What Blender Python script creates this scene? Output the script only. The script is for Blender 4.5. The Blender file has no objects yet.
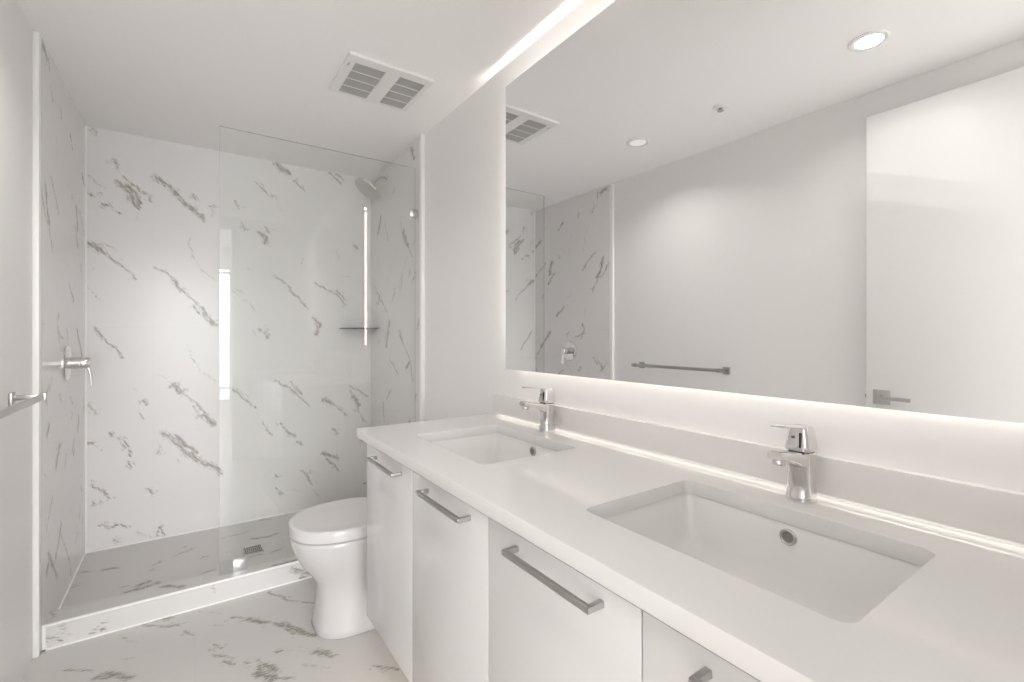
import bpy, bmesh, math, random
import numpy as np
from mathutils import Vector, Matrix
C = bpy.context.scene.collection
SC = bpy.context.scene
PI = math.pi

# ------------------------------------------------------------------ camera, world, light, exposure
cam_d = bpy.data.cameras.new('camera'); cam = bpy.data.objects.new('camera', cam_d); C.objects.link(cam)
cam.location = (0, 0, 1.205); cam.rotation_euler = (PI/2, 0, -0.6051)
cam_d.sensor_width = 36; cam_d.lens = 16.46; cam_d.shift_y = -0.00543; cam_d.clip_start = 0.02
SC.camera = cam
SC.view_settings.view_transform = 'Standard'; SC.view_settings.look = 'None'
SC.view_settings.gamma = 1; SC.view_settings.use_curve_mapping = False
SC.view_settings.exposure = 0.0
SC.cycles.use_denoising = True
SC.cycles.max_bounces = 14; SC.cycles.diffuse_bounces = 8; SC.cycles.glossy_bounces = 8
SC.cycles.transparent_max_bounces = 12; SC.cycles.transmission_bounces = 8
SC.cycles.caustics_reflective = True; SC.cycles.caustics_refractive = False
SC.cycles.sample_clamp_indirect = 6.0

DAY = 22            # overcast sky strength
LED = 9           # mirror led strips
LEDTOP = 150        # strip along the mirror's top edge
SIDE = 13           # strips at the mirror's upright edges
LEDGE = 2.4         # strip under the ledge
UNDER = 12          # strip under the vanity
DOWN = 2.6          # watts of the recessed spot over the counter
DOWN2 = 2.7         # watts of the recessed spot nearer the shower
ROOM_FILL = 34  # strength of the added fill lamp beyond the doorway

w = bpy.data.worlds.new('overcast_sky'); SC.world = w; w.use_nodes = True
nt = w.node_tree; nt.nodes.clear()
o = nt.nodes.new('ShaderNodeOutputWorld'); b = nt.nodes.new('ShaderNodeBackground'); nt.links.new(b.outputs[0], o.inputs[0])
tc = nt.nodes.new('ShaderNodeTexCoord'); sp = nt.nodes.new('ShaderNodeSeparateXYZ'); rp = nt.nodes.new('ShaderNodeValToRGB')
nt.links.new(tc.outputs['Generated'], sp.inputs[0]); nt.links.new(sp.outputs[2], rp.inputs[0]); nt.links.new(rp.outputs[0], b.inputs[0])
rp.color_ramp.elements[0].position = 0.0; rp.color_ramp.elements[0].color = (.42, .44, .46, 1)
rp.color_ramp.elements[1].position = 0.03; rp.color_ramp.elements[1].color = (.97, .97, 1, 1)
b.inputs[1].default_value = DAY

# ------------------------------------------------------------------ measures (metres)
XL, XR = -0.46, 1.10          # left and right wall faces
YR, YC, YB = 0.03, 2.486, 3.402   # rear wall, curb front, shower back wall
ZC = 2.341                    # ceiling
ZK = 0.865                    # counter top

# ------------------------------------------------------------------ materials
def mat(name, col, rough=.5, metal=0, spec=.5, emit=None, es=0, coat=0):
    m = bpy.data.materials.new(name); m.use_nodes = True
    p = m.node_tree.nodes['Principled BSDF']
    p.inputs['Base Color'].default_value = (*col, 1); p.inputs['Roughness'].default_value = rough
    p.inputs['Metallic'].default_value = metal; p.inputs['Specular IOR Level'].default_value = spec
    if coat: p.inputs['Coat Weight'].default_value = coat; p.inputs['Coat Roughness'].default_value = .04
    if emit: p.inputs['Emission Color'].default_value = (*emit, 1); p.inputs['Emission Strength'].default_value = es
    return m
def grain(m, scale, amount, bump=0.0):
    """slight procedural unevenness of colour and relief"""
    t = m.node_tree; p = t.nodes['Principled BSDF']
    g = t.nodes.new('ShaderNodeTexCoord'); n = t.nodes.new('ShaderNodeTexNoise'); n.inputs['Scale'].default_value = scale
    n.inputs['Detail'].default_value = 3
    t.links.new(g.outputs['Object'], n.inputs['Vector'])
    mx = t.nodes.new('ShaderNodeMix'); mx.data_type = 'RGBA'
    c = p.inputs['Base Color'].default_value[:]
    mx.inputs['A'].default_value = c; mx.inputs['B'].default_value = (c[0]*(1-amount), c[1]*(1-amount), c[2]*(1-amount), 1)
    t.links.new(n.outputs['Fac'], mx.inputs['Factor']); t.links.new(mx.outputs['Result'], p.inputs['Base Color'])
    if bump:
        bp = t.nodes.new('ShaderNodeBump'); bp.inputs['Strength'].default_value = bump; bp.inputs['Distance'].default_value = .001
        t.links.new(n.outputs['Fac'], bp.inputs['Height']); t.links.new(bp.outputs[0], p.inputs['Normal'])
    return m
M = {}
M['paint'] = grain(mat('warm_white_wall_paint', (.875, .863, .857), .45), 60, .01, .03)
M['ceil'] = grain(mat('white_ceiling_paint', (.965, .954, .949), .6), 60, .01, .03)
M['trim'] = grain(mat('bright_white_trim', (.92, .92, .905), .3), 40, .01)
M['lacquer'] = grain(mat('satin_white_lacquer', (.67, .66, .655), .22, coat=.3), 30, .01)
M['quartz'] = grain(mat('white_quartz', (.74, .73, .722), .09), 220, .02)
M['ceramic'] = grain(mat('glazed_white_ceramic', (.63, .62, .615), .08), 20, .006)
M['basin'] = grain(mat('glazed_basin_ceramic', (.80, .787, .778), .08), 20, .006)
M['seat'] = grain(mat('white_seat_plastic', (.65, .64, .635), .16), 20, .006)
M['chrome'] = grain(mat('polished_chrome', (.78, .77, .76), .10, 1), 30, .02)
M['satin'] = grain(mat('brushed_nickel', (.52, .51, .50), .28, 1), 120, .08)
M['dark'] = mat('dark_recess', (.03, .03, .03), .6)
M['rubber'] = mat('grey_aerator_plastic', (.16, .16, .16), .5)
M['mirror'] = mat('silvered_mirror', (.92, .92, .925), .0, 1)
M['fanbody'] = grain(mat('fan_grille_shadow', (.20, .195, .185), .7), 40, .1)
M['vent'] = mat('white_vent_plastic', (.86, .855, .84), .4)
M['led'] = mat('warm_white_led_strip', (.9, .9, .9), .5, emit=(1, .94, .86), es=LED)
M['led_top'] = mat('warm_white_led_top', (.9, .9, .9), .5, emit=(1, .95, .88), es=LEDTOP)
M['led_end'] = mat('warm_white_led_end', (.9, .9, .9), .5, emit=(1, .95, .88), es=20)
M['led_side'] = mat('warm_white_led_side', (.9, .9, .9), .5, emit=(1, .95, .88), es=SIDE)
M['led_ledge'] = mat('warm_white_led_ledge', (.9, .9, .9), .5, emit=(1, .94, .86), es=LEDGE)
M['led_under'] = mat('warm_white_led_under', (.9, .9, .9), .5, emit=(1, .88, .70), es=UNDER)
M['lens'] = mat('lit_downlight_lens', (.9, .9, .9), .4, emit=(1, .965, .93), es=6.0)
M['fill_lens'] = mat('fill_lamp_diffuser', (.9, .9, .9), .4, emit=(1, .965, .93), es=ROOM_FILL)
M['lens2'] = mat('dim_downlight_lens', (.9, .9, .9), .4, emit=(1, .965, .93), es=.35)
M['door'] = grain(mat('white_door_lacquer', (.87, .865, .855), .3), 30, .01)
M['plank'] = grain(mat('pale_oak_floor', (.62, .58, .52), .35), 12, .3)
M['grey_frame'] = grain(mat('light_grey_window_frame', (.55, .55, .55), .4), 30, .02)

def glass_mat(name, tint, ior=1.5):
    m = bpy.data.materials.new(name); m.use_nodes = True; t = m.node_tree; t.nodes.clear()
    out = t.nodes.new('ShaderNodeOutputMaterial'); mix = t.nodes.new('ShaderNodeMixShader')
    tr = t.nodes.new('ShaderNodeBsdfTransparent'); tr.inputs[0].default_value = (*tint, 1)
    gl = t.nodes.new('ShaderNodeBsdfGlossy'); gl.inputs['Roughness'].default_value = 0
    ge = t.nodes.new('ShaderNodeNewGeometry'); mr = t.nodes.new('ShaderNodeMapRange')
    mr.inputs['To Min'].default_value = ior; mr.inputs['To Max'].default_value = 1/ior
    fr = t.nodes.new('ShaderNodeFresnel')
    t.links.new(ge.outputs['Backfacing'], mr.inputs['Value']); t.links.new(mr.outputs[0], fr.inputs['IOR'])
    t.links.new(fr.outputs[0], mix.inputs[0]); t.links.new(tr.outputs[0], mix.inputs[1]); t.links.new(gl.outputs[0], mix.inputs[2])
    t.links.new(mix.outputs[0], out.inputs[0])
    return m
M['clamp'] = grain(mat('satin_chrome_clamp', (.78, .78, .79), .35, 1), 60, .03)
M['spray'] = grain(mat('shower_face_metal', (.60, .585, .56), .35, 1), 60, .06)
M['ledge'] = grain(mat('satin_white_ledge', (.80, .785, .77), .3), 80, .01)
M['overflow'] = mat('grey_overflow_throat', (.20, .19, .175), .5)
M['louvre'] = grain(mat('grey_vent_louvre', (.56, .55, .54), .5), 40, .02)
M['shelf'] = grain(mat('dark_metal_shelf', (.10, .098, .095), .4, 1), 40, .02)
M['glass'] = glass_mat('clear_glass', (.985, .99, .985))
M['glass_edge'] = mat('green_grey_glass_edge', (.60, .62, .60), .15)

def marble(name, rough, base, vein, joint, per=0.61, coat=0.0, angle=.9):
    """white marble look tile: the veins follow the 'vein' attribute and break up with noise; UV is in metres, joints every `per`"""
    m = bpy.data.materials.new(name); m.use_nodes = True; t = m.node_tree; p = t.nodes['Principled BSDF']; N = t.nodes.new; Lk = t.links.new
    uv = N('ShaderNodeUVMap'); uv.uv_map = 'UVMap'
    m0 = N('ShaderNodeMapping'); m0.inputs['Rotation'].default_value = (0, 0, angle); Lk(uv.outputs[0], m0.inputs[0])
    mp = N('ShaderNodeMapping'); mp.inputs['Scale'].default_value = (34, 165, 1); Lk(m0.outputs[0], mp.inputs[0])
    n1 = N('ShaderNodeTexNoise'); n1.inputs['Scale'].default_value = 1.0; n1.inputs['Detail'].default_value = 5; n1.inputs['Roughness'].default_value = .7; n1.inputs['Distortion'].default_value = .9
    Lk(mp.outputs[0], n1.inputs['Vector'])
    at = N('ShaderNodeAttribute'); at.attribute_name = 'vein'
    a1 = N('ShaderNodeMapRange'); a1.inputs['From Min'].default_value = .38; a1.inputs['From Max'].default_value = .60; a1.inputs['To Min'].default_value = -.85; a1.inputs['To Max'].default_value = 0.0
    Lk(n1.outputs['Fac'], a1.inputs['Value'])
    mu = N('ShaderNodeMath'); mu.operation = 'ADD'; Lk(at.outputs['Fac'], mu.inputs[0]); Lk(a1.outputs[0], mu.inputs[1])
    vr = N('ShaderNodeMapRange'); vr.inputs['From Min'].default_value = .02; vr.inputs['From Max'].default_value = .7; vr.inputs['To Max'].default_value = .95
    Lk(mu.outputs[0], vr.inputs['Value'])
    # faint cloudiness
    n2 = N('ShaderNodeTexNoise'); n2.inputs['Scale'].default_value = 3.5; n2.inputs['Detail'].default_value = 4; Lk(uv.outputs[0], n2.inputs['Vector'])
    cl = N('ShaderNodeMix'); cl.data_type = 'RGBA'; cl.inputs['A'].default_value = (*base, 1); cl.inputs['B'].default_value = (base[0]*.955, base[1]*.95, base[2]*.945, 1)
    Lk(n2.outputs['Fac'], cl.inputs['Factor'])
    vc = N('ShaderNodeMix'); vc.data_type = 'RGBA'; Lk(vr.outputs[0], vc.inputs['Factor']); Lk(cl.outputs['Result'], vc.inputs['A'])
    # vein colour wavers between grey and taupe
    vv = N('ShaderNodeMix'); vv.data_type = 'RGBA'; vv.inputs['A'].default_value = (*vein, 1); vv.inputs['B'].default_value = (vein[0]*1.25, vein[1]*1.1, vein[2]*.9, 1)
    Lk(n2.outputs['Fac'], vv.inputs['Factor']); Lk(vv.outputs['Result'], vc.inputs['B'])
    # joints
    s = N('ShaderNodeSeparateXYZ'); Lk(uv.outputs[0], s.inputs[0]); js = []
    for k in (0, 1):
        d = N('ShaderNodeMath'); d.operation = 'PINGPONG'; d.inputs[1].default_value = per/2; Lk(s.outputs[k], d.inputs[0])
        l = N('ShaderNodeMath'); l.operation = 'LESS_THAN'; l.inputs[1].default_value = .0011; Lk(d.outputs[0], l.inputs[0]); js.append(l)
    mxj = N('ShaderNodeMath'); mxj.operation = 'MAXIMUM'; Lk(js[0].outputs[0], mxj.inputs[0]); Lk(js[1].outputs[0], mxj.inputs[1])
    jc = N('ShaderNodeMix'); jc.data_type = 'RGBA'; jc.inputs['B'].default_value = (*joint, 1); Lk(mxj.outputs[0], jc.inputs['Factor']); Lk(vc.outputs['Result'], jc.inputs['A'])
    Lk(jc.outputs['Result'], p.inputs['Base Color'])
    p.inputs['Roughness'].default_value = rough
    if coat: p.inputs['Coat Weight'].default_value = coat
    return m
M['tile'] = marble('marble_wall_tile', .27, (.84, .829, .823), (.27, .262, .25), (.78, .77, .76))
M['tile_left'] = marble('marble_wall_tile_side', .22, (.84, .829, .823), (.27, .262, .25), (.78, .77, .76), angle=-1.0)
M['tile_curb_top'] = marble('marble_curb_top', .2, (.60, .585, .57), (.22, .21, .195), (.6, .59, .57), per=9, angle=.1)
M['tile_curb'] = marble('marble_curb', .2, (.72, .715, .705), (.27, .262, .25), (.78, .77, .76), per=9, angle=.3)
M['tile_floor'] = marble('marble_floor_tile', .17, (.60, .585, .57), (.22, .218, .195), (.555, .54, .525), angle=.1)

# ------------------------------------------------------------------ mesh helpers
def link(name, me, m, parent=None, smooth=True, ang=35):
    mats = m if isinstance(m, (list, tuple)) else [m]
    for q in mats: me.materials.append(q)
    if smooth:
        me.shade_smooth(); me.set_sharp_from_angle(angle=math.radians(ang))
    ob = bpy.data.objects.new(name, me); C.objects.link(ob)
    if parent is not None:
        ob.parent = parent
    return ob
def fin(name, bm, m, parent=None, smooth=True, ang=35, off=None):
    bmesh.ops.recalc_face_normals(bm, faces=bm.faces)
    if off is not None: bmesh.ops.translate(bm, verts=bm.verts, vec=-Vector(off))
    me = bpy.data.meshes.new(name); bm.to_mesh(me); bm.free()
    return link(name, me, m, parent, smooth, ang)
def box(bm, lo, hi, bev=0, seg=2):
    v = [bm.verts.new((x, y, z)) for x in (lo[0], hi[0]) for y in (lo[1], hi[1]) for z in (lo[2], hi[2])]
    fs = [bm.faces.new([v[i] for i in q]) for q in ((0,1,3,2),(4,6,7,5),(0,4,5,1),(2,3,7,6),(0,2,6,4),(1,5,7,3))]
    if bev:
        es = list({e for f in fs for e in f.edges})
        bmesh.ops.bevel(bm, geom=es, offset=bev, segments=seg, profile=.5, affect='EDGES')
def loft(bm, rings, cap0=True, cap1=True):
    R = [[bm.verts.new(p) for p in r] for r in rings]; n = len(R[0])
    for a, b_ in zip(R, R[1:]):
        for i in range(n): bm.faces.new((a[i], a[(i+1) % n], b_[(i+1) % n], b_[i]))
    if cap0: bm.faces.new(R[0][::-1])
    if cap1: bm.faces.new(R[-1])
    return R
def circle(c, r, axis, n=32, ang0=0):
    """ring of n points about centre c, normal along axis (a vector)"""
    a = Vector(axis).normalized(); t = Vector((0, 0, 1)) if abs(a.z) < .9 else Vector((1, 0, 0))
    u = a.cross(t).normalized(); v = a.cross(u)
    return [Vector(c) + u*math.cos(ang0+2*PI*i/n)*r + v*math.sin(ang0+2*PI*i/n)*r for i in range(n)]
def lathe(bm, c, axis, prof, n=32, cap0=True, cap1=True):
    """prof: (distance along axis, radius)"""
    a = Vector(axis).normalized()
    return loft(bm, [circle(Vector(c)+a*d, max(r, 1e-4), axis, n) for d, r in prof], cap0, cap1)
def tube(bm, pts, r, n=20, cap=True):
    pts = [Vector(p) for p in pts]; rings = []; up = None
    for i, p in enumerate(pts):
        d = (pts[min(i+1, len(pts)-1)] - pts[max(i-1, 0)]).normalized()
        if up is None: up = d.cross(Vector((0, 0, 1)) if abs(d.z) < .9 else Vector((0, 1, 0))).normalized()
        u = (up - d*up.dot(d)).normalized(); v = d.cross(u); up = u
        rr = r[i] if isinstance(r, (list, tuple)) else r
        rings.append([p + u*math.cos(2*PI*k/n)*rr + v*math.sin(2*PI*k/n)*rr for k in range(n)])
    loft(bm, rings, cap, cap)
def rrect(cx, cy, w_, h_, r, z, n=6):
    """rounded rectangle ring in the xy plane"""
    r = min(r, w_/2-1e-4, h_/2-1e-4); o = []
    for sx, sy, a0 in ((1, 1, 0), (-1, 1, PI/2), (-1, -1, PI), (1, -1, 3*PI/2)):
        for k in range(n+1):
            a = a0 + PI/2*k/n
            o.append(Vector((cx+sx*(w_/2-r)+r*math.cos(a), cy+sy*(h_/2-r)+r*math.sin(a), z)))
    return o
def thing(name, loc, label, cat, group=None, rz=0):
    e = bpy.data.objects.new(name, None); C.objects.link(e); e.location = loc; e.rotation_euler = (0, 0, rz); e.empty_display_size = .05
    e['label'] = label; e['category'] = cat
    if group: e['group'] = group
    return e
def struct(ob): ob['kind'] = 'structure'; return ob
def sbox(name, lo, hi, m, bev=0):
    bm = bmesh.new(); box(bm, lo, hi, bev); return struct(fin(name, bm, m, smooth=bool(bev)))
def local(ob_fn, root):
    """world-space bmesh -> child of root at root.location"""
    return ob_fn

# ------------------------------------------------------------------ tiled surfaces (grid meshes that carry the vein map)
VEINS = {'B':[[1,-0.423,2.338,-0.411,2.305],[1,-0.35,2.181,-0.315,2.135],[1,-0.296,2.09,-0.232,2.044,-0.179,2.007,-0.186,1.98],[2.2,-0.319,2.057,-0.277,2.006,-0.258,1.96,-0.232,1.939],[2.2,-0.277,2.048,-0.245,2.004,-0.232,1.956],[1,-0.459,1.991,-0.42,1.97],[1,-0.39,1.931,-0.356,1.92,-0.303,1.879],[0.55,-0.444,2.081,-0.381,2.013],[2.2,-0.159,2.12,-0.125,2.101,-0.069,2.051],[2.2,-0.062,2.044,-0.027,1.997,0.016,1.969,0.075,1.916],[1,-0.034,2.022,0.082,1.899],[1,0.027,2.059,0.038,2.026],[1,0.105,1.992,0.131,1.987],[0.55,0.12,1.976,0.12,1.922],[0.55,-0.238,1.938,-0.232,1.864],[2.2,-0.456,1.716,-0.414,1.692,-0.39,1.675],[1,-0.39,1.671,-0.334,1.611,-0.271,1.559,-0.245,1.527],[0.55,-0.384,1.72,-0.322,1.67],[0.55,0.009,1.817,-0.002,1.763,0.038,1.671,0.06,1.602,0.143,1.536],[1,-0.165,1.601,-0.09,1.555,-0.062,1.505,-0.013,1.465,0.045,1.397,0.09,1.336,0.143,1.266],[2.2,-0.069,1.522,-0.027,1.473],[2.2,0.075,1.336,0.135,1.266],[1,0.023,1.388,0.068,1.318],[0.55,-0.456,1.481,-0.42,1.435,-0.402,1.396],[0.55,-0.444,1.593,-0.426,1.571],[1,-0.42,1.249,-0.39,1.185,-0.334,1.128,-0.296,1.078],[0.55,-0.152,0.98,-0.118,0.953,-0.069,0.916],[1,-0.069,0.916,-0.013,0.86,0.045,0.785,0.09,0.719,0.143,0.651],[2.2,-0.076,0.908,-0.027,0.87],[2.2,0.075,0.72,0.135,0.652],[1,0.023,0.778,0.068,0.703],[0.55,-0.009,1.148,0.038,1.051,0.06,0.988,0.143,0.912],[1,-0.45,0.831,-0.417,0.78],[1,-0.212,0.841,-0.196,0.814],[0.55,-0.245,0.91,-0.232,0.896],[0.55,-0.238,0.776,-0.205,0.731],[1,-0.462,0.628,-0.426,0.619],[1,-0.353,0.659,-0.344,0.641],[1,-0.322,0.634,-0.296,0.607,-0.264,0.52],[1,-0.319,0.601,-0.3,0.57],[1,-0.277,0.488,-0.261,0.457],[1,-0.438,0.394,-0.384,0.347,-0.359,0.298],[1,-0.423,0.303,-0.411,0.28],[1,-0.199,0.333,-0.165,0.293],[1,-0.152,0.524,-0.132,0.53],[0.55,-0.159,0.597,-0.135,0.552],[2.2,-0.118,0.635,-0.062,0.568,-0.013,0.509,0.031,0.481],[2.2,-0.062,0.611,-0.013,0.552,0.038,0.506],[2.2,0.038,0.471,0.09,0.423,0.143,0.388,0.158,0.349],[0.55,-0.402,0.572,-0.384,0.578],[0.55,-0.055,0.48,-0.041,0.452],[1,-0.406,0.166,-0.362,0.137,-0.333,0.144,-0.272,0.125],[0.55,-0.241,0.093,-0.161,0.039],[1,-0.145,0.04,-0.129,0.092,-0.112,0.037],[1,-0.34,0.058,-0.314,0.042],[2.2,0.463,2.334,0.515,2.302,0.551,2.284],[1,0.591,2.234,0.646,2.179],[1,0.357,2.181,0.42,2.116],[1,0.442,2.129,0.45,2.116],[0.55,0.476,2.102,0.528,2.013],[1,0.797,2.333,0.881,2.272],[1,0.851,2.339,0.901,2.307],[1,0.244,2.049,0.264,2.011],[1,0.276,1.92,0.3,1.877],[2.2,0.378,1.864,0.42,1.84,0.412,1.806],[1,0.407,1.9,0.437,1.876],[0.55,0.232,1.49,0.288,1.438,0.337,1.393,0.353,1.347],[0.55,0.24,1.509,0.304,1.466],[1,0.463,1.599,0.533,1.546,0.56,1.499,0.614,1.452,0.669,1.385],[1,0.716,1.567,0.802,1.512,0.861,1.484,0.917,1.424],[1,0.851,1.514,0.922,1.456],[2.2,0.702,1.326,0.744,1.277,0.725,1.216],[1,0.374,1.248,0.412,1.215,0.433,1.249],[1,0.412,1.215,0.429,1.187],[0.55,0.345,1.234,0.37,1.187],[0.55,0.861,1.793,0.871,1.742],[0.55,0.623,1.749,0.632,1.69],[0.55,0.312,1.625,0.345,1.623],[0.55,0.912,1.627,0.963,1.625],[1,0.973,1.857,1.004,1.828],[1,0.232,0.874,0.288,0.814,0.353,0.734],[0.55,0.24,0.896,0.32,0.812],[1,0.463,0.912,0.551,0.858,0.605,0.801,0.669,0.731],[1,0.56,0.892,0.632,0.808],[2.2,0.768,0.763,0.812,0.734],[1,0.812,0.734,0.871,0.683,0.932,0.641],[1,0.952,0.848,1.046,0.789,1.068,0.756],[1,0.952,0.817,0.994,0.73,1.004,0.666,1.068,0.564],[2.2,0.973,0.774,1.004,0.708],[1,0.399,0.631,0.446,0.554],[1,0.506,0.634,0.542,0.567,0.587,0.522],[1,0.533,0.569,0.569,0.526],[1,0.6,0.492,0.632,0.459],[2.2,0.768,0.395,0.812,0.363,0.861,0.34],[1,0.783,0.347,0.842,0.287,0.861,0.253],[1,0.467,0.294,0.48,0.277],[1,0.476,0.206,0.515,0.16],[0.55,0.569,0.179,0.614,0.156],[0.55,0.697,0.16,0.744,0.095],[0.55,0.725,0.21,0.735,0.198],[0.55,0.678,0.288,0.706,0.273]],
'R':[[1,2.703,2.364,2.611,2.297],[2.2,2.656,2.318,2.611,2.256],[1,2.833,1.921,2.767,1.796,2.641,1.68],[2.2,2.783,1.861,2.703,1.749],[1,3.107,1.955,3.049,1.844],[0.55,3.25,1.737,3.208,1.626],[1,3.314,1.566,3.208,1.452,3.049,1.362],[1,2.848,1.24,2.787,1.166,2.67,1.043,2.625,0.941],[1,3.019,1.046,2.938,1.002,2.861,0.96],[0.55,3.482,0.896,3.348,0.821,3.3,0.752],[1,3.132,0.741,3.147,0.669,3.118,0.623],[0.55,3.284,1.244,3.222,1.151],[2.2,2.836,1.221,2.799,1.184],[0.55,3.075,0.886,3.041,0.859],[0.55,3.348,1.001,3.3,0.988]],
'L':[[1,2.514,2.323,2.616,2.312,2.607,2.272],[2.2,2.522,2.319,2.564,2.311],[1,2.634,2.222,2.66,2.171],[1,2.817,2.205,2.826,2.168],[1,3.005,2.164,3.079,2.11],[0.55,3.21,2.177,3.278,2.118],[2.2,3.325,2.053,3.396,2.006],[0.55,2.723,2.057,2.77,1.884],[2.2,2.547,1.802,2.581,1.707,2.616,1.661],[1,2.497,1.746,2.547,1.678,2.616,1.642],[1,2.634,1.851,2.779,1.729],[2.2,3.165,1.844,3.188,1.734],[1,3.122,1.741,3.221,1.652],[1,3.255,1.856,3.396,1.726],[1,3.079,1.874,3.058,1.877],[0.55,2.894,2.036,2.924,2.001],[0.55,2.934,1.922,2.954,1.871],[0.55,3.037,1.951,2.995,1.904],[1,3.176,1.69,3.219,1.647],[1,3.262,1.589,3.295,1.543],[2.2,3.012,1.439,3.093,1.377],[0.55,2.896,1.574,2.973,1.502],[1,2.605,1.634,2.663,1.549],[1,2.786,1.304,2.759,1.254,2.786,1.18],[1,2.75,1.229,2.859,1.192],[2.2,3.187,1.232,3.306,1.108],[1,3.306,1.108,3.397,0.994],[1,2.499,0.995,2.58,0.932],[1,2.804,0.955,2.831,0.916],[1,2.934,1.23,2.963,1.211],[1,3.012,0.918,3.093,0.873],[0.55,2.733,1.426,2.75,1.377],[0.55,2.523,1.252,2.507,1.246],[1,2.799,0.361,3.001,0.141,3.076,0.017],[2.2,2.598,0.339,2.738,0.176],[0.55,2.522,0.668,2.572,0.649],[0.55,2.863,0.729,2.68,0.723],[1,3.284,0.415,3.329,0.386]],
'F':[[1,-0.371,2.307,-0.329,2.274,-0.293,2.245],[2.2,-0.27,2.185,-0.241,2.199,-0.205,2.161,-0.165,2.121],[1,-0.265,2.177,-0.221,2.168,-0.169,2.115],[1,-0.155,2.48,-0.114,2.434,-0.059,2.39,-0.04,2.4],[2.2,-0.101,2.48,-0.051,2.47],[0.55,-0.227,2.449,-0.205,2.395,-0.165,2.351],[0.55,-0.207,2.273,-0.17,2.243],[1,-0.062,2.416,-0.032,2.389],[1,-0.014,2.33,0.023,2.287],[1,0.08,2.16,0.105,2.117],[1,0.08,2.099,0.138,2.03],[1,0.11,2.025,0.139,1.986],[1,0.147,2.327,0.219,2.277],[2.2,0.219,2.277,0.261,2.21],[1,0.261,2.21,0.315,2.155],[2.2,0.315,2.155,0.36,2.089,0.389,2.039,0.419,1.996],[1,0.324,2.107,0.358,2.05,0.388,2.034],[1,0.315,2.453,0.37,2.327,0.466,2.246],[1,0.268,1.974,0.293,1.972],[0.55,0.293,1.972,0.356,1.918,0.404,1.875],[1,0.205,1.936,0.216,1.902,0.203,1.875],[2.2,0.228,1.929,0.268,1.865],[2.2,0.205,1.891,0.255,1.839],[1,0.203,1.875,0.255,1.839,0.299,1.791],[2.2,0.212,1.913,0.243,1.822],[1,0.172,1.978,0.184,1.964],[1,0.209,1.971,0.214,1.953],[0.55,0.35,1.845,0.393,1.797],[0.55,0.04,2.459,0.113,2.389],[0.55,0.059,2.154,0.067,2.128],[0.55,0.079,2.319,0.123,2.276],[2.2,0.398,1.886,0.441,1.864,0.444,1.833],[0.55,0.351,1.839,0.415,1.773],[1,0.548,1.696,0.584,1.659,0.629,1.621],[0.55,0.355,1.949,0.376,1.926]],
'S':[[1,-0.436,3.15,-0.4,3.125],[2.2,-0.348,3.11,-0.299,3.098],[1,-0.456,2.985,-0.429,2.984],[1,-0.263,2.851,-0.237,2.852],[2.2,-0.197,2.824,-0.161,2.838],[1,-0.151,3.028,-0.115,3.049],[1,-0.158,2.968,-0.148,2.972],[1,-0.049,3.099,0.03,3.146],[1,-0.027,3.185,-0.015,3.203],[1,0.044,2.986,0.083,2.983],[1,0.048,2.783,0.103,2.798],[0.55,-0.357,3.349,-0.321,3.363],[0.55,-0.453,3.271,-0.435,3.294],[0.55,-0.064,3.097,-0.034,3.1],[0.55,-0.01,2.965,0.005,2.978],[1,0.167,3.207,0.294,3.223],[2.2,0.309,3.094,0.388,3.068,0.438,3.093],[0.55,0.163,2.981,0.211,2.96],[1,0.276,2.853,0.342,2.844],[1,0.376,3.467,0.418,3.475],[0.55,0.524,3.033,0.551,3.076]],
'T':[[2.2,-0.097,2.569,-0.015,2.521],[1,-0.455,2.601,-0.43,2.548]],
'C':[[1,-0.447,0.055,-0.406,0.028],[0.55,-0.41,0.055,-0.376,0.038],[1,-0.404,0.079,-0.395,0.079],[1,-0.316,0.019,-0.308,0.013],[1,-0.285,0.016,-0.276,0.019],[0.55,-0.116,0.083,-0.112,0.084],[0.55,0.09,0.082,0.106,0.05]]}
def satellites(segs):
    r = random.Random(77); o = []
    for s in segs:
        o.append(s)
        if s[0] < .9: continue
        P_ = [(s[i], s[i+1]) for i in range(1, len(s), 2)]
        for _ in range(5 if s[0] > 2 else 3):
            k = r.randrange(len(P_)-1); (a, b_), (c, d) = P_[k], P_[k+1]; t0 = r.uniform(-.3, 1.1); L = math.hypot(c-a, d-b_)+1e-6
            ux, uy = (c-a)/L, (d-b_)/L; off = r.choice((-1, 1))*r.uniform(.008, .026); l = r.uniform(.006, .024)
            x, y = a+ux*L*t0-uy*off, b_+uy*L*t0+ux*off
            o.append([.55, x, y, x+ux*l-uy*r.uniform(-.004, .004), y+uy*l+ux*r.uniform(-.004, .004)])
    return o
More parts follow.
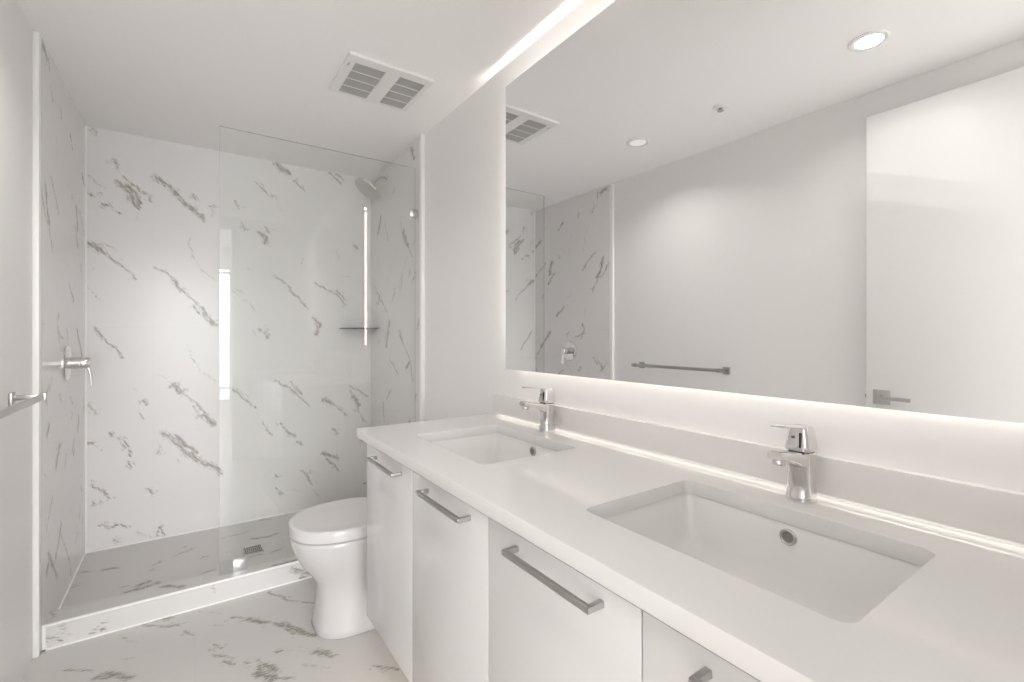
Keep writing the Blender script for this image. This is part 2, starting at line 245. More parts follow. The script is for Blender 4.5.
def vein_mask(P, Q, segs, sig=.0085):
    segs = satellites(segs)
    m = np.zeros_like(P)
    Pd = P + .005*np.sin(31*Q+2*P) + .003*np.sin(83*Q+40*P) + .0016*np.sin(190*Q-70*P)
    Qd = Q + .005*np.sin(27*P+1) + .003*np.sin(91*P-30*Q) + .0016*np.sin(170*P+90*Q)
    for s in segs:
        wd = s[0]; pts = [(s[i], s[i+1]) for i in range(1, len(s), 2)]
        st = .58 if wd < 1 else (.9 if wd < 2 else 1.0)
        sg = sig*(.75 if wd < 1 else (1 if wd < 2 else 2.1))
        for (a, b_), (c, d) in zip(pts, pts[1:]):
            sel = (P > min(a, c)-.05) & (P < max(a, c)+.05) & (Q > min(b_, d)-.05) & (Q < max(b_, d)+.05)
            if not sel.any(): continue
            px, qy = Pd[sel], Qd[sel]; dx, dy = c-a, d-b_; L2 = dx*dx+dy*dy+1e-9
            t = np.clip(((px-a)*dx+(qy-b_)*dy)/L2, 0, 1)
            dd = np.hypot(px-(a+t*dx), qy-(b_+t*dy))
            v = st*np.exp(-(dd/sg)**2)
            m[sel] = np.maximum(m[sel], v)
    return m
def random_veins(seed, n, x0, x1, y0, y1, ang):
    r = random.Random(seed); o = []
    for _ in range(n):
        x, y = r.uniform(x0, x1), r.uniform(y0, y1); k = r.randint(1, 3); s = [r.choice([.55, .55, 1, 1, 2.2]), x, y]
        for _ in range(k):
            a = ang+r.uniform(-.35, .35); l = r.uniform(.02, .07); x += math.cos(a)*l; y += math.sin(a)*l; s += [x, y]
        o.append(s)
    return o
def tile_panel(name, axes, a0, a1, b0, b1, face, depth, m, uo, vo, segs, res=.007):
    """slab whose visible face is a fine grid. axes: ('x','z') etc.; face: coordinate of the face; depth: signed thickness"""
    na, nb = max(2, int(round((a1-a0)/res))), max(2, int(round((b1-b0)/res)))
    A, B = np.meshgrid(np.linspace(a0, a1, na+1), np.linspace(b0, b1, nb+1), indexing='ij')
    mask = vein_mask(A, B, segs) if segs else np.zeros_like(A)
    ia, ib = 'xyz'.index(axes[0]), 'xyz'.index(axes[1]); ic = 3-ia-ib
    co = np.zeros((A.size+4, 3)); co[:-4, ia] = A.ravel(); co[:-4, ib] = B.ravel(); co[:-4, ic] = face
    cr = [(a0, b0), (a1, b0), (a1, b1), (a0, b1)]
    for k, (p, q) in enumerate(cr): co[A.size+k, ia] = p; co[A.size+k, ib] = q; co[A.size+k, ic] = face+depth
    idx = np.arange(A.size).reshape(A.shape)
    f = np.stack([idx[:-1, :-1], idx[1:, :-1], idx[1:, 1:], idx[:-1, 1:]], -1).reshape(-1, 4)
    e1 = np.zeros(3); e1[ia] = 1; e2 = np.zeros(3); e2[ib] = 1; nrm = np.cross(e1, e2)[ic]
    if nrm*depth > 0: f = f[:, ::-1]
    faces = f.tolist(); K = A.size
    faces += [[K, K+1, K+2, K+3], [K, idx[0, 0], idx[na, 0], K+1], [K+1, idx[na, 0], idx[na, nb], K+2], [K+2, idx[na, nb], idx[0, nb], K+3], [K+3, idx[0, nb], idx[0, 0], K]]
    faces = [[int(i) for i in q] for q in faces]
    me = bpy.data.meshes.new(name); me.from_pydata(co.tolist(), [], faces)
    at = me.attributes.new('vein', 'FLOAT', 'POINT'); vals = np.zeros(len(co), dtype=np.float32); vals[:-4] = mask.ravel(); at.data.foreach_set('value', vals)
    uvl = me.uv_layers.new(name='UVMap'); li = np.zeros(len(me.loops), dtype=np.int32); me.loops.foreach_get('vertex_index', li)
    uv = np.stack([co[li, ia]-uo, co[li, ib]-vo], -1).astype(np.float32); uvl.data.foreach_set('uv', uv.ravel())
    me.update()
    return struct(link(name, me, m, smooth=False))

floor = tile_panel('floor', ('x', 'y'), XL-.04, XR+.04, -.24, 2.60, 0.0, -.12, M['tile_floor'], .02, .37,
                   VEINS['F'] + random_veins(5, 45, -.4, 1.05, .0, 1.45, -.15) + random_veins(6, 10, .6, 1.05, 1.5, 2.4, -.15))
tile_panel('floor_shower', ('x', 'y'), XL, XR, 2.592, YB, .024, -.03, M['tile_floor'], -.165, 2.80,
           VEINS['S'] + random_veins(8, 22, .35, 1.05, 2.62, 3.38, .35) + random_veins(31, 8, -.4, .4, 2.62, 3.38, .35))
tile_panel('wall_back', ('x', 'z'), XL-.06, XR+.06, -.12, ZC, YB, .12, M['tile'], -.165, .03, VEINS['B'] + random_veins(9, 5, .6, 1.05, .1, .6, -.8))
tile_panel('wall_shower_left', ('y', 'z'), 2.482, YB, -.12, ZC, XL, -.12, M['tile_left'], 3.10, .03,
           VEINS['L'] + random_veins(11, 26, 2.52, 3.36, .1, 1.0, .9))
tile_panel('wall_shower_right', ('y', 'z'), 2.482, YB, -.12, ZC, XR, .12, M['tile'], 2.79, .03,
           VEINS['R'] + random_veins(12, 26, 2.52, 3.36, .1, 2.25, -1.0))

# ------------------------------------------------------------------ room shell
XP = XL-.018     # the painted part of the left wall sits a little behind the tile
sbox('wall_left', (XL-.12, -.24, -.12), (XP, 2.482, ZC), M['paint'])
sbox('wall_right', (XR, -.24, -.12), (XR+.12, 2.482, ZC), M['paint'])
bm = bmesh.new()
box(bm, (.36, -.24, 0), (XR, -.12, ZC)); box(bm, (XL, -.24, 2.23), (.36, -.12, ZC)); box(bm, (XL, -.24, 0), (-.455, -.12, 2.23))
struct(fin('wall_rear', bm, M['paint'], smooth=False))
sbox('ceiling', (XL-.12, -.24, ZC), (XR+.12, YB+.12, ZC+.12), M['ceil'])
# bright vertical trim strips where paint meets tile
sbox('trim_1', (XP, 2.450, 0), (XL+.001, 2.484, ZC), M['trim'], .003)
sbox('trim_2', (XR-.022, 2.452, 0), (XR, 2.482, ZC), M['trim'], .003)
# thin silicone / edge profile lines of the shower
bm = bmesh.new()
box(bm, (XL, YB-.004, .024), (XL+.009, YB, ZC)); box(bm, (XL, 2.60, .024), (XL+.006, YB, .030)); box(bm, (XL, YB-.006, .024), (XR, YB, .031))
struct(fin('trim_3', bm, M['trim'], smooth=False))

# shower curb: marble body with white edge profile
t = thing('shower_curb', (.32, 2.486, 0), 'low white marble curb at the foot of the clear shower screen', 'shower curb')
cb = tile_panel('curb_body', ('x', 'z'), XL, XR, 0, .096, 2.488, .104, M['tile_curb'], -5, -5, VEINS['C'] + random_veins(21, 5, .3, 1.0, .01, .09, -.3), res=.006)
tp = tile_panel('curb_top', ('x', 'y'), XL, XR, 2.488, 2.596, .098, -.002, M['tile_curb_top'], -5, -5, VEINS['T'] + random_veins(22, 6, .2, 1.0, 2.49, 2.58, .2), res=.006)
bm = bmesh.new(); box(bm, (XL+.002, 2.484, .090), (XR, 2.492, .0985), .0015); box(bm, (XL+.002, 2.484, 0), (XR, 2.488, .006)); box(bm, (XL+.002, 2.484, 0), (XL+.012, 2.488, .09))
ep = fin('edge_profile', bm, M['trim'], t, off=t.location)
for q in (cb, tp):
    del q['kind']; q.data.transform(Matrix.Translation(-t.location)); q.parent = t

# doorway lining and the door standing open against the left wall
bm = bmesh.new(); box(bm, (.345, -.245, 0), (.36, -.117, 2.23)); box(bm, (-.455, -.245, 2.215), (.36, -.117, 2.23)); box(bm, (-.455, -.245, 0), (-.452, -.117, 2.215))
struct(fin('trim_4', bm, M['trim'], smooth=False))
bm = bmesh.new(); box(bm, (-.449, -.085, .012), (-.409, .842, 2.205), .0015); door = struct(fin('door_1', bm, M['door']))
bm = bmesh.new(); zc = .928
box(bm, (-.409, .752, zc-.032), (-.401, .815, zc+.032), .001)          # square rose
lathe(bm, (-.401, .783, zc), (1, 0, 0), [(0, .012), (.038, .012)], 20)
box(bm, (-.370, .672, zc-.008), (-.360, .797, zc+.008), .002)
fin('door_handle', bm, M['spray'], door)
bm = bmesh.new(); box(bm, (-.4405, .842, zc-.03), (-.4175, .8435, zc+.03)); box(bm, (-.436, .8435, zc-.008), (-.422, .852, zc+.008), .001); fin('latch', bm, M['satin'], door)
for zz in (.25, 1.1, 1.98):
    bm = bmesh.new(); lathe(bm, (-.405, -.092, zz-.045), (0, 0, 1), [(0, .006), (.09, .006)], 16); fin('hinge', bm, M['satin'], door)

# ------------------------------------------------------------------ the room beyond the doorway, with its window
sbox('floor_bedroom', (-2.1, -3.35, -.12), (1.7, -.24, 0), M['plank'])
sbox('ceiling_bedroom', (-2.1, -3.35, 2.55), (1.7, -.24, 2.65), M['ceil'])
sbox('wall_bedroom_left', (-2.1, -3.35, 0), (-2.0, -.24, 2.55), M['paint'])
sbox('wall_bedroom_right', (1.6, -3.35, 0), (1.7, -.24, 2.55), M['paint'])
bm = bmesh.new(); box(bm, (-2.0, -.30, 0), (-.455, -.24, 2.55)); box(bm, (.36, -.30, 0), (1.6, -.24, 2.55)); box(bm, (-.455, -.30, 2.23), (.36, -.24, 2.55))
struct(fin('wall_bedroom_front', bm, M['paint'], smooth=False))
WX0, WX1, WZ0, WZ1, WY = -1.30, .56, .20, 2.24, -3.2
bm = bmesh.new(); box(bm, (-2.0, WY-.12, 0), (WX0, WY, 2.55)); box(bm, (WX1, WY-.12, 0), (1.6, WY, 2.55)); box(bm, (WX0, WY-.12, 0), (WX1, WY, WZ0)); box(bm, (WX0, WY-.12, WZ1), (WX1, WY, 2.55))
struct(fin('wall_bedroom_window', bm, M['paint'], smooth=False))
bm = bmesh.new()
for x in (WX0, WX1-.04): box(bm, (x, WY-.09, WZ0), (x+.04, WY-.03, WZ1))
for z in (WZ0, .39, 2.14, WZ1-.03): box(bm, (WX0, WY-.09, z), (WX1, WY-.03, z+.03))
win = struct(fin('window_1', bm, M['grey_frame'], smooth=False))
bm = bmesh.new(); box(bm, (WX0+.01, WY-.065, WZ0+.01), (WX1-.01, WY-.057, WZ1-.01)); fin('pane', bm, M['glass'], win, smooth=False)
pl = bpy.data.lights.new('window_portal', 'AREA'); pl.shape = 'RECTANGLE'; pl.size = WX1-WX0; pl.size_y = WZ1-WZ0; pl.cycles.is_portal = True
po = bpy.data.objects.new('window_portal', pl); C.objects.link(po); po.location = ((WX0+WX1)/2, WY+.01, (WZ0+WZ1)/2); po.rotation_euler = (-PI/2, 0, PI)

# ------------------------------------------------------------------ vanity
def bar_pull(bm, x, y0, y1, z):
    box(bm, (x-.034, y0, z-.005), (x-.024, y1, z+.005), .0012)
    box(bm, (x-.026, y0, z-.005), (x, y0+.010, z+.005), .0008); box(bm, (x-.026, y1-.010, z-.005), (x, y1, z+.005), .0008)
YS = [1.659, 1.248, .840, .434, .036]
t = thing('vanity_cabinet', (.80, .85, .214), 'white handled wall-hung vanity cabinet under the white countertop', 'vanity cabinet')
bm = bmesh.new(); XV = XR-.022
box(bm, (.540, -.118, .214), (XV, YS[0], .640), .001); box(bm, (.540, -.118, .640), (.556, YS[0], .833)); box(bm, (XV-.016, -.118, .640), (XV, YS[0], .833))
box(bm, (.556, YS[0]-.018, .640), (XV-.016, YS[0], .833)); box(bm, (.556, -.118, .640), (XV-.016, -.100, .833)); box(bm, (.556, .855, .640), (XV-.016, .873, .833)); fin('cabinet_body', bm, M['lacquer'], t, off=t.location)
bm = bmesh.new(); box(bm, (.58, -.05, .208), (.592, 1.64, .214)); fin('light_strip', bm, M['led_under'], t, smooth=False, off=t.location)
bm = bmesh.new(); box(bm, (.520, -.117, .214), (.538, YS[-1]-.0015, .822), .0012); fin('filler_panel', bm, M['lacquer'], t, off=t.location)
for a, b_ in zip(YS, YS[1:]):
    bm = bmesh.new(); box(bm, (.520, b_+.0015, .214), (.538, a-.0015, .822), .0012)
    d = fin('door', bm, M['lacquer'], t, off=t.location)
    c = (a+b_)/2-.015; bm = bmesh.new(); bar_pull(bm, .520, c-.117, c+.117, .796)
    h = fin('handle', bm, M['satin'], d, off=t.location)
SX, SY = .803, (.450, 1.278)
SW, SH = .335, .452
# countertop with two rounded cut-outs (2D curve with holes, then a mesh)
cu = bpy.data.curves.new('slab', 'CURVE'); cu.dimensions = '2D'; cu.fill_mode = 'BOTH'; cu.extrude = .0148; cu.bevel_depth = .0012; cu.bevel_resolution = 1; cu.offset = -.0012
def spline(pts):
    s = cu.splines.new('POLY'); s.points.add(len(pts)-1); s.use_cyclic_u = True
    for p, q in zip(s.points, pts): p.co = (q[0], q[1], 0, 1)
spline([(.506, -.119), (XR-.001, -.119), (XR-.001, 1.729), (.506, 1.729)])
for sy in SY: spline([(p.x, p.y) for p in rrect(SX, sy, SW, SH, .022, 0)])
co = bpy.data.objects.new('tmp', cu); C.objects.link(co); bpy.context.view_layer.update()
me = bpy.data.meshes.new_from_object(co.evaluated_get(bpy.context.evaluated_depsgraph_get())); bpy.data.objects.remove(co)
me.materials.clear(); me.transform(Matrix.Translation((0, 0, 0)))
top = link('countertop', me, M['quartz'], ang=30); top.location = (0, 0, ZK-.016)
top['label'] = 'long white quartz countertop with two rectangular sink cut-outs'; top['category'] = 'countertop'

def make_sink(loc, label):
    t = thing('undermount_sink', loc, label, 'sink', 'undermount sinks')
    bm = bmesh.new(); rings = []
    prof = [(0, .020, .040), (0, .004, .028), (-.004, .002, .028), (-.05, -.003, .034), (-.095, -.010, .042), (-.118, -.022, .05), (-.130, -.042, .05), (-.137, -.075, .05), (-.142, -.120, .03), (-.144, -.145, .02)]
    for z, o_, r in prof: rings.append(rrect(0, 0, SW+2*o_, SH+2*o_, r, z-.0005))
    R = loft(bm, rings, False, False)
    last = R[-1]
    # outer shell
    prof2 = [(0, .020, .04), (-.012, .020, .04), (-.012, .012, .04), (-.10, .0, .05), (-.145, -.03, .05), (-.158, -.145, .02)]
    R2 = loft(bm, [rrect(0, 0, SW+2*o_, SH+2*o_, r, z-.0005) for z, o_, r in prof2], False, False)
    n = len(last)
    for i in range(n): bm.faces.new((last[i], last[(i+1) % n], R2[-1][(i+1) % n], R2[-1][i]))
    bmesh.ops.remove_doubles(bm, verts=bm.verts, dist=1e-5)
    fin('basin', bm, M['basin'], t, ang=50)
    bm = bmesh.new(); lathe(bm, (0, 0, -.146), (0, 0, 1), [(0, .030), (.004, .030), (.006, .026), (.004, .018)], 32, True, False); fin('drain_ring', bm, M['chrome'], t)
    bm = bmesh.new(); lathe(bm, (0, 0, -.1455), (0, 0, 1), [(0, .019), (.006, .018), (.009, .012), (.010, .001)], 32); fin('drain_plug', bm, M['chrome'], t)
    bm = bmesh.new(); c = (SW/2-.0005, -.002, -.024)
    lathe(bm, c, (-1, 0, .06), [(-.002, .0155), (.003, .0155), (.0045, .0135), (.003, .0105), (-.002, .0100)], 28, True, False); ov = fin('overflow_ring', bm, M['satin'], t)
    bm = bmesh.new(); lathe(bm, (SW/2-.001, -.002, -.024), (-1, 0, .06), [(0, .0103), (.0025, .0103)], 24); fin('overflow_hole', bm, M['overflow'], ov)
    return t
make_sink((SX, SY[0], .833), 'rectangular white undermount sink in the foreground, nearest the camera')
make_sink((SX, SY[1], .833), 'rectangular white undermount sink at the far end of the counter, towards the toilet')

def make_faucet(loc, label):
    t = thing('basin_faucet', loc, label, 'faucet', 'chrome basin faucets')
    bm = bmesh.new()
    loft(bm, [rrect(0, 0, a, b_, r, z) for z, a, b_, r in [(0, .058, .056, .026), (.003, .059, .057, .026), (.012, .055, .053, .023), (.030, .049, .048, .019), (.055, .046, .046, .017), (.080, .047, .047, .016), (.095, .050, .049, .016), (.101, .050, .049, .016), (.102, .048, .047, .015)]])
    fin('body', bm, M['chrome'], t, ang=40)
    # spout
    bm = bmesh.new(); rings = []
    for x, zc_, h, wd in [(.0, .086, .032, .040), (-.022, .087, .031, .038), (-.045, .094, .024, .034), (-.07, .100, .020, .032), (-.092, .105, .019, .031), (-.107, .107, .018, .031), (-.110, .107, .015, .028)]:
        rr = rrect(0, 0, wd, h, min(.008, h/2-.001), 0); rings.append([Vector((x, p.x, zc_+p.y)) for p in rr])
    loft(bm, rings); fin('spout', bm, M['chrome'], t, ang=40)
    bm = bmesh.new(); lathe(bm, (-.093, 0, .100), (-.12, 0, -1), [(0, .0125), (.010, .0125), (.012, .011)], 28); ae = fin('aerator', bm, M['chrome'], t)
    bm = bmesh.new(); lathe(bm, (-.0944, 0, .0885), (-.12, 0, -1), [(0, .009), (.0012, .009)], 24); fin('aerator_screen', bm, M['rubber'], ae)
    # neck and head
    bm = bmesh.new(); loft(bm, [rrect(0, 0, .042, .041, .013, z) for z in (.101, .1055)]); fin('collar', bm, M['rubber'], t)
    bm = bmesh.new()
    loft(bm, [rrect(x, 0, a, b_, r, z) for z, x, a, b_, r in [(.105, 0, .050, .049, .012), (.107, 0, .051, .050, .012), (.125, .0, .047, .045, .011), (.145, .0, .042, .039, .010), (.151, -.001, .040, .036, .010), (.153, -.001, .036, .032, .009)]])
    hd = fin('handle_head', bm, M['chrome'], t, ang=40)
    bm = bmesh.new(); rings = []
    for x, zc_, h, wd in [(.014, .1495, .006, .030), (-.02, .1535, .006, .032), (-.05, .158, .0042, .031), (-.078, .1615, .0036, .029), (-.098, .163, .0040, .026), (-.103, .163, .003, .021)]:
        rr = rrect(0, 0, wd, h, h/2-.0002, 0, 3); rings.append([Vector((x, p.x, zc_+p.y)) for p in rr])
    loft(bm, rings); fin('lever', bm, M['chrome'], t, ang=40)
    bm = bmesh.new(); lathe(bm, (-.0243, .006, .132), (-1, 0, .15), [(0, .0026), (.0012, .0026)], 16); fin('temperature_dot', bm, M['rubber'], hd)
    bm = bmesh.new(); box(bm, (-.0262, -.010, .112), (-.0225, -.007, .142)); fin('handle_slot', bm, M['dark'], hd)
    return t
make_faucet((1.043, .456, ZK), 'chrome single-lever basin faucet behind the sink nearest the camera')
make_faucet((1.043, 1.290, ZK), 'chrome single-lever basin faucet behind the far sink, nearer the shower')

# ledge behind the counter, floating on a light gap
t = thing('backsplash_ledge', (1.09, .86, .877), 'long narrow white ledge between the countertop and the mirror', 'ledge')
bm = bmesh.new(); box(bm, (1.079, -.118, .8776), (XR-.0005, 1.700, .954), .0012); box(bm, (1.0792, -.118, .8758), (1.081, 1.700, .8785)); fin('ledge_panel', bm, M['ledge'], t, off=t.location)
bm = bmesh.new(); box(bm, (1.0825, -.11, .8762), (1.0900, 1.69, .8774)); fin('light_strip', bm, M['led_ledge'], t, smooth=False, off=t.location)

# backlit mirror
MZ0, MZ1, MY0, MY1, MX = 1.067, 2.230, -.060, 1.601, 1.075
t = thing('backlit_mirror', (MX, .83, MZ0), 'large frameless backlit wall mirror above the counter', 'mirror')
bm = bmesh.new(); box(bm, (MX, MY0, MZ0), (MX+.005, MY1, MZ1)); fin('mirror_glass', bm, M['mirror'], t, smooth=False, off=t.location)
bm = bmesh.new(); box(bm, (MX+.005, MY0+.10, MZ0+.10), (XR-.001, MY1-.10, MZ1-.13)); fin('back_frame', bm, M['trim'], t, smooth=False, off=t.location)
I = .070
for lo, hi, mm in (((1.0805, MY0+I, MZ0+.045), (1.088, MY1-I, MZ0+.055), 'led'), ((1.088, MY0+.03, MZ1-I-.008), (1.098, MY1-.03, MZ1-I), 'led_top'),
                   ((1.081, MY0+.018, MZ0+.066), (1.0985, MY0+.024, MZ1-.10), 'led_end'), ((1.081, MY1-.024, MZ0+.066), (1.0985, MY1-.018, MZ1-.10), 'led_side')):
    bm = bmesh.new(); box(bm, lo, hi); fin('light_strip', bm, M[mm], t, smooth=False, off=t.location)

# ------------------------------------------------------------------ toilet
TY = 2.045
def egg(xf, xb, hw, z, xm=None, nf=2.4, nb=3.2, n=56, inset=0):
    xf += inset; xb -= inset; hw -= inset
    if xm is None: xm = xf+.22
    o_ = []
    for k in range(n):
        a = 2*PI*k/n; c, s = math.cos(a), math.sin(a)
        if c < 0: e = 2/nf; x = xm - (xm-xf)*abs(c)**e
        else: e = 2/nb; x = xm + (xb-xm)*abs(c)**e
        y = hw*math.copysign(abs(s)**e, s)
        o_.append(Vector((x, TY+y, z)))
    return o_
t = thing('toilet', (.72, TY, 0), 'white skirted toilet with closed lid between vanity and shower curb', 'toilet')
bm = bmesh.new()
loft(bm, [egg(xf, 1.085, hw, z, xm=xf+dm, nf=nf, nb=6) for z, xf, hw, dm, nf in [(0, .424, .142, .17, 2.7), (.004, .420, .145, .17, 2.7), (.03, .424, .141, .17, 2.7), (.075, .432, .136, .17, 2.6), (.13, .437, .133, .18, 2.5), (.17, .436, .134, .19, 2.4), (.205, .425, .139, .20, 2.3), (.24, .402, .148, .21, 2.3), (.28, .374, .160, .23, 2.3), (.32, .352, .171, .24, 2.3), (.355, .340, .179, .24, 2.3), (.38, .335, .182, .24, 2.3), (.394, .335, .182, .24, 2.3), (.398, .340, .178, .235, 2.3)]])
fin('bowl', bm, M['ceramic'], t, ang=60, off=t.location)
bm = bmesh.new()
loft(bm, [egg(.332, .735, .185, z, xm=.57, nf=2.3, nb=2.6, inset=i) for z, i in [(.4000, .008), (.4010, .006), (.4045, .006), (.4050, .008)]]); st = fin('seat', bm, M['seat'], t, ang=50, off=t.location)
bm = bmesh.new()
loft(bm, [egg(.332, .735, .186, z, xm=.57, nf=2.3, nb=2.6, inset=i) for z, i in [(.4052, .003), (.4062, .0), (.440, .0), (.4455, .0025), (.448, .008), (.4475, .018), (.4465, .026), (.4462, .08)]]); ld = fin('lid', bm, M['seat'], t, ang=50, off=t.location)
for s in (-1, 1):
    bm = bmesh.new(); lathe(bm, (.738, TY+s*.075-.02, .428), (0, 1, 0), [(0, .013), (.002, .014), (.038, .014), (.04, .013)], 20)
    fin('hinge', bm, M['seat'], t, off=t.location)
bm = bmesh.new()
loft(bm, [rrect((xa+1.088)/2, TY, 1.088-xa, 2*hw, r, z, 8) for z, xa, hw, r in [(.36, .752, .150, .05), (.41, .752, .158, .05), (.428, .760, .160, .05), (.440, .800, .168, .045), (.460, .842, .178, .04), (.50, .856, .184, .035), (.66, .862, .187, .03), (.690, .862, .187, .03), (.692, .866, .184, .028)]])
fin('tank', bm, M['ceramic'], t, ang=50, off=t.location)
bm = bmesh.new(); loft(bm, [rrect((xa+1.09)/2, TY, 1.09-xa, 2*hw, .03, z, 8) for z, xa, hw in [(.694, .860, .188), (.696, .856, .191), (.716, .856, .191), (.722, .862, .186)]]); fin('tank_lid', bm, M['ceramic'], t, ang=50, off=t.location)
bm = bmesh.new(); lathe(bm, (.975, TY, .7215), (0, 0, 1), [(0, .024), (.004, .024), (.006, .021), (.0065, .001)], 32); fin('flush_button', bm, M['chrome'], t, off=t.location)

# ------------------------------------------------------------------ shower
GY0, GY1 = 2.541, 2.551
t = thing('glass_screen', (.60, 2.546, .098), 'clear frameless glass shower screen standing on the curb', 'shower screen')
bm = bmesh.new(); box(bm, (.119, GY0, .100), (1.080, GY1, 2.172))
for f in bm.faces: f.material_index = 0 if abs(f.normal.y) > .5 else 1
bm.normal_update()
for f in bm.faces: f.material_index = 0 if abs(f.normal.y) > .5 else 1
fin('glass_pane', bm, [M['glass'], M['glass_edge']], t, smooth=False, off=t.location)
def clamp(lo, hi):
    bm = bmesh.new(); box(bm, (lo[0], GY0-.007, lo[1]), (hi[0], GY0-.0003, hi[1]), .001); box(bm, (lo[0], GY1+.0003, lo[1]), (hi[0], GY1+.007, hi[1]), .001); return bm
bm = clamp((.172, .0985), (.224, .150)); box(bm, (.172, GY0-.007, .0982), (.224, GY1+.007, .0998)); fin('bracket', bm, M['clamp'], t, off=t.location)
bm = clamp((1.046, 1.887), (1.092, 1.932)); fin('bracket', bm, M['clamp'], t, off=t.location)

# shower head on its arm
hy = 3.085
t = thing('overhead_shower', (XR, hy, 2.27), 'round chrome shower head on a bent arm near the ceiling', 'shower head')
bm = bmesh.new(); lathe(bm, (XR, hy, 2.272), (-1, 0, 0), [(0, .030), (.004, .030), (.010, .020), (.012, .012)], 32); fin('flange', bm, M['chrome'], t, off=t.location)
bm = bmesh.new(); pts = [(XR-.002, hy, 2.272), (XR-.025, hy, 2.271), (XR-.040, hy, 2.264), (1.034, hy, 2.240), (1.014, hy, 2.218)]
tube(bm, pts, .0095, 20); fin('arm', bm, M['chrome'], t, off=t.location)
n_ = Vector((-.58, -.03, -.81)).normalized(); c0 = Vector((1.014, hy, 2.218))
bm = bmesh.new(); lathe(bm, c0-n_*.004, n_, [(0, .009), (.006, .016), (.016, .0185), (.026, .015), (.034, .014), (.036, .024), (.044, .030), (.047, .034)], 32); fin('swivel', bm, M['chrome'], t, off=t.location)
bm = bmesh.new(); lathe(bm, c0+n_*.040, n_, [(0, .032), (.006, .060), (.012, .085), (.018, .096), (.024, .098), (.028, .096)], 56); hd = fin('head', bm, M['chrome'], t, off=t.location)
bm = bmesh.new(); lathe(bm, c0+n_*.0682, n_, [(0, .092), (.0012, .091)], 56)
u_ = n_.cross(Vector((0, 0, 1))).normalized(); v_ = n_.cross(u_)
for k, rr in ((8, .025), (16, .05), (24, .075)):
    for i in range(k):
        a = 2*PI*i/k; p = c0+n_*.069+u_*math.cos(a)*rr+v_*math.sin(a)*rr; lathe(bm, p, n_, [(0, .0025), (.002, .0018)], 8)
fin('spray_face', bm, M['spray'], hd, off=t.location)

# mixer on the left tiled wall
vy, vz = 2.925, 1.078
t = thing('shower_mixer', (XL, vy, vz), 'round chrome shower mixer with a lever on the left tiled wall', 'shower valve')
bm = bmesh.new(); lathe(bm, (XL, vy, vz), (1, 0, 0), [(0, .080), (.004, .080), (.008, .077), (.011, .060), (.012, .03)], 56); fin('escutcheon', bm, M['chrome'], t, off=t.location)
bm = bmesh.new(); lathe(bm, (XL+.011, vy, vz), (1, 0, 0), [(0, .027), (.035, .027), (.0355, .025), (.038, .025), (.0385, .027), (.066, .027), (.072, .024), (.074, .001)], 36); cy_ = fin('valve_barrel', bm, M['chrome'], t, off=t.location)
bm = bmesh.new(); rings = []
for x, z, h in [(.064, -.006, .026), (.075, -.018, .016), (.082, -.040, .009), (.0855, -.065, .007), (.0875, -.090, .006), (.088, -.104, .004)]:
    rings.append([Vector((XL+x+p.x, vy+p.y, vz+z)) for p in rrect(0, 0, h, .026, h*.45, 0)])
loft(bm, rings); fin('lever', bm, M['chrome'], t, off=t.location)

# corner shelf seen edge-on
t = thing('corner_shelf', (XR, YB, 1.256), 'thin chrome corner shelf at eye height in the shower corner', 'shelf')
bm = bmesh.new(); R0 = .225
out = [(XR-.001, YB-.001)] + [(XR-.001-R0*math.sin(PI/2*k/16), YB-.001-.195*math.cos(PI/2*k/16)) for k in range(17)]
loft(bm, [[Vector((x, y, z)) for x, y in out] for z in (1.2535, 1.2580)]); fin('shelf_plate', bm, M['shelf'], t, off=t.location)
for x, y in ((XR-.001, YB-.12), (XR-.12, YB-.001)):
    bm = bmesh.new(); box(bm, (x-.012, y-.012, 1.2505), (min(x+.012, XR-.0005), min(y+.012, YB-.0005), 1.2535), .0008); fin('bracket', bm, M['shelf'], t, off=t.location)

# floor drain
t = thing('shower_drain', (.292, 2.935, .024), 'small square metal drain in the shower floor', 'drain')
bm = bmesh.new()
for lo, hi in (((.242, 2.885), (.342, 2.892)), ((.242, 2.978), (.342, 2.985)), ((.242, 2.885), (.249, 2.985)), ((.335, 2.885), (.342, 2.985))): box(bm, (*lo, .0238), (*hi, .0265), .0006)
for k in range(9): box(bm, (.2515+k*.0096, 2.892, .0238), (.2545+k*.0096, 2.978, .0252))
for k in range(3): box(bm, (.249, 2.911+k*.022, .0238), (.335, 2.915+k*.022, .0258))
fin('grate', bm, M['satin'], t, off=t.location)
bm = bmesh.new(); box(bm, (.249, 2.892, .0238), (.335, 2.978, .0244)); fin('drain_well', bm, M['dark'], t, smooth=False, off=t.location)

# ------------------------------------------------------------------ towel bar on the left wall
t = thing('towel_bar', (XP, 1.87, .997), 'straight chrome towel bar on the plain left wall', 'towel bar')
bm = bmesh.new(); box(bm, (XL+.056, 1.535, .990), (XL+.064, 2.215, 1.010), .001); fin('bar', bm, M['satin'], t, off=t.location)
for y in (1.560, 2.190):
    bm = bmesh.new(); box(bm, (XP, y-.021, .976), (XP+.008, y+.021, 1.018), .001); box(bm, (XP+.008, y-.008, .992), (XL+.058, y+.008, 1.008), .001); box(bm, (XL+.052, y-.014, .988), (XL+.068, y+.014, 1.012), .001); fin('bracket', bm, M['satin'], t, off=t.location)

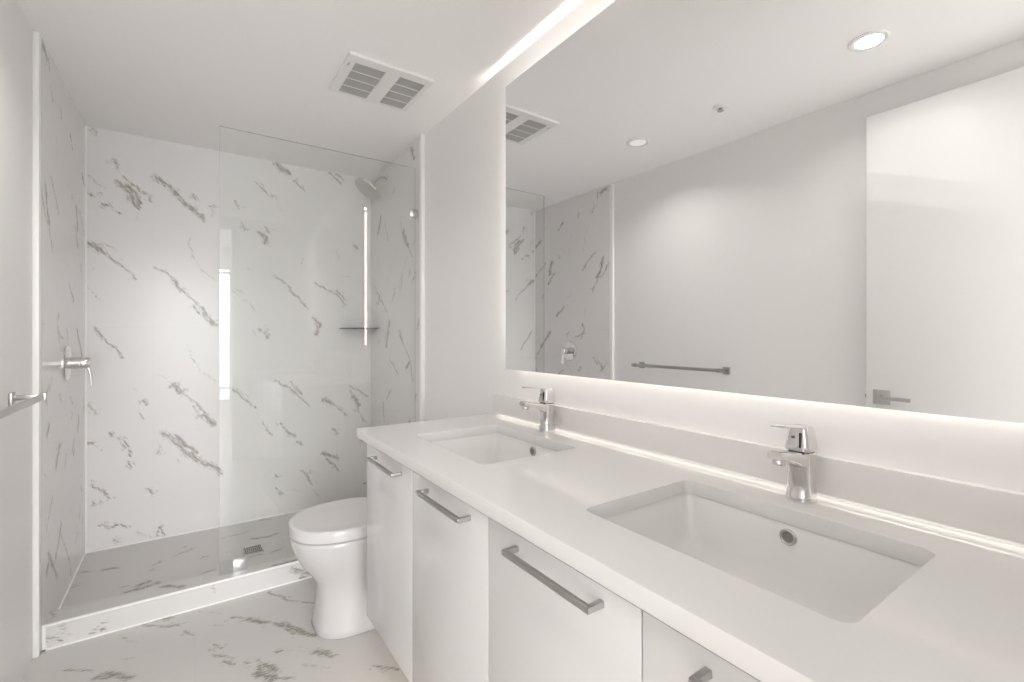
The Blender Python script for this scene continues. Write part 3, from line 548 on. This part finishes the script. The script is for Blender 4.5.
# ------------------------------------------------------------------ ceiling fittings
vx0, vx1, vy0, vy1 = .530, .898, 1.902, 2.238
t = thing('exhaust_vent', ((vx0+vx1)/2, (vy0+vy1)/2, ZC), 'square white ceiling vent with two grey louvred grilles', 'vent')
G = [(.567, .694, 1.950, 2.222), (.757, .874, 1.948, 2.222)]
bm = bmesh.new(); zb, zt = ZC-.014, ZC-.001
for lo, hi in (((vx0, vy0), (vx1, G[0][2])), ((vx0, G[0][3]), (vx1, vy1)), ((vx0, G[0][2]), (G[0][0], G[0][3])), ((G[0][1], G[0][2]), (G[1][0], G[0][3])), ((G[1][1], G[0][2]), (vx1, G[0][3]))):
    box(bm, (lo[0], lo[1], zb), (hi[0], hi[1], zt))
bmesh.ops.remove_doubles(bm, verts=bm.verts, dist=1e-5)
fr_ = fin('frame', bm, M['vent'], t, smooth=False, off=t.location)
bm = bmesh.new(); box(bm, (.541, 1.960, ZC-.0155), (.548, 1.985, ZC-.0138)); fin('badge', bm, M['grey_frame'], fr_, off=t.location)
for x0, x1, y0, y1 in G:
    bm = bmesh.new(); box(bm, (x0, y0, ZC-.004), (x1, y1, ZC-.001)); g = fin('grille', bm, M['fanbody'], t, smooth=False, off=t.location)
    bm = bmesh.new()
    for k in range(28):
        y = y0+(y1-y0)*(k+.5)/28; box(bm, (x0, y-.0017, ZC-.012), (x1, y+.0017, ZC-.0045))
    fin('louvre', bm, M['louvre'], g, smooth=False, off=t.location)
    for k in (1, 2, 3):
        y = y0+(y1-y0)*k/4; bm = bmesh.new(); box(bm, (x0, y-.0022, ZC-.0140), (x1, y+.0022, ZC-.0045)); fin('cross_bar', bm, M['vent'], g, smooth=False, off=t.location)

def downlight(loc, label, lm, watts, spread):
    t = thing('recessed_light', loc, label, 'ceiling light')
    bm = bmesh.new(); lathe(bm, (0, 0, -.0005), (0, 0, -1), [(0, .066), (.003, .066), (.006, .062), (.007, .052), (.004, .046)], 48, True, False); fin('trim_ring', bm, M['vent'], t)
    bm = bmesh.new(); lathe(bm, (0, 0, -.0012), (0, 0, -1), [(0, .0455), (.0028, .0455), (.0030, .03)], 48); fin('lens', bm, lm, t)
    ld = bpy.data.lights.new('lamp', 'AREA'); ld.shape = 'DISK'; ld.size = .085; ld.energy = watts; ld.color = (1, .965, .93); ld.spread = spread
    lo = bpy.data.objects.new('lamp', ld); C.objects.link(lo); lo.parent = t; lo.location = (0, 0, -.0060)
    return t
t = thing('fill_lamp', (-.15, -1.7, 2.55), 'round flush fill lamp added unseen in the room behind the camera', 'added fill lamp')  # unseen lamp added to send more soft light through the doorway
bm = bmesh.new(); lathe(bm, (0, 0, 0), (0, 0, -1), [(0, .27), (.05, .27), (.055, .262), (.045, .255)], 48, True, False); fin('fill_ring', bm, M['trim'], t)
bm = bmesh.new(); lathe(bm, (0, 0, -.02), (0, 0, -1), [(0, .254), (.03, .25), (.045, .22), (.052, .12)], 48); fin('fill_diffuser', bm, M['fill_lens'], t)
downlight((-.005, .70, ZC), 'brightly lit round recessed light, larger of the two in the mirror', M['lens'], DOWN, math.radians(148))
downlight((-.025, 1.84, ZC), 'round recessed ceiling light nearer the shower, smaller and dimmer in the mirror', M['lens2'], DOWN2, math.radians(135))
t = thing('fire_sprinkler', (-.025, 1.324, ZC), 'small fire sprinkler head on the ceiling between the two recessed lights', 'sprinkler')
bm = bmesh.new(); lathe(bm, (0, 0, -.0005), (0, 0, -1), [(0, .036), (.003, .036), (.006, .028), (.007, .016)], 36); fin('escutcheon', bm, M['vent'], t)
bm = bmesh.new(); lathe(bm, (0, 0, -.006), (0, 0, -1), [(0, .010), (.006, .010), (.008, .006), (.012, .005)], 20)
for s in (-1, 1): tube(bm, [(s*.009, 0, -.009), (s*.013, 0, -.015), (s*.005, 0, -.0205)], .002, 8)
fin('sprinkler_body', bm, M['satin'], t)
bm = bmesh.new(); lathe(bm, (0, 0, -.0205), (0, 0, -1), [(0, .015), (.0015, .015)], 24); fin('deflector', bm, M['satin'], t)
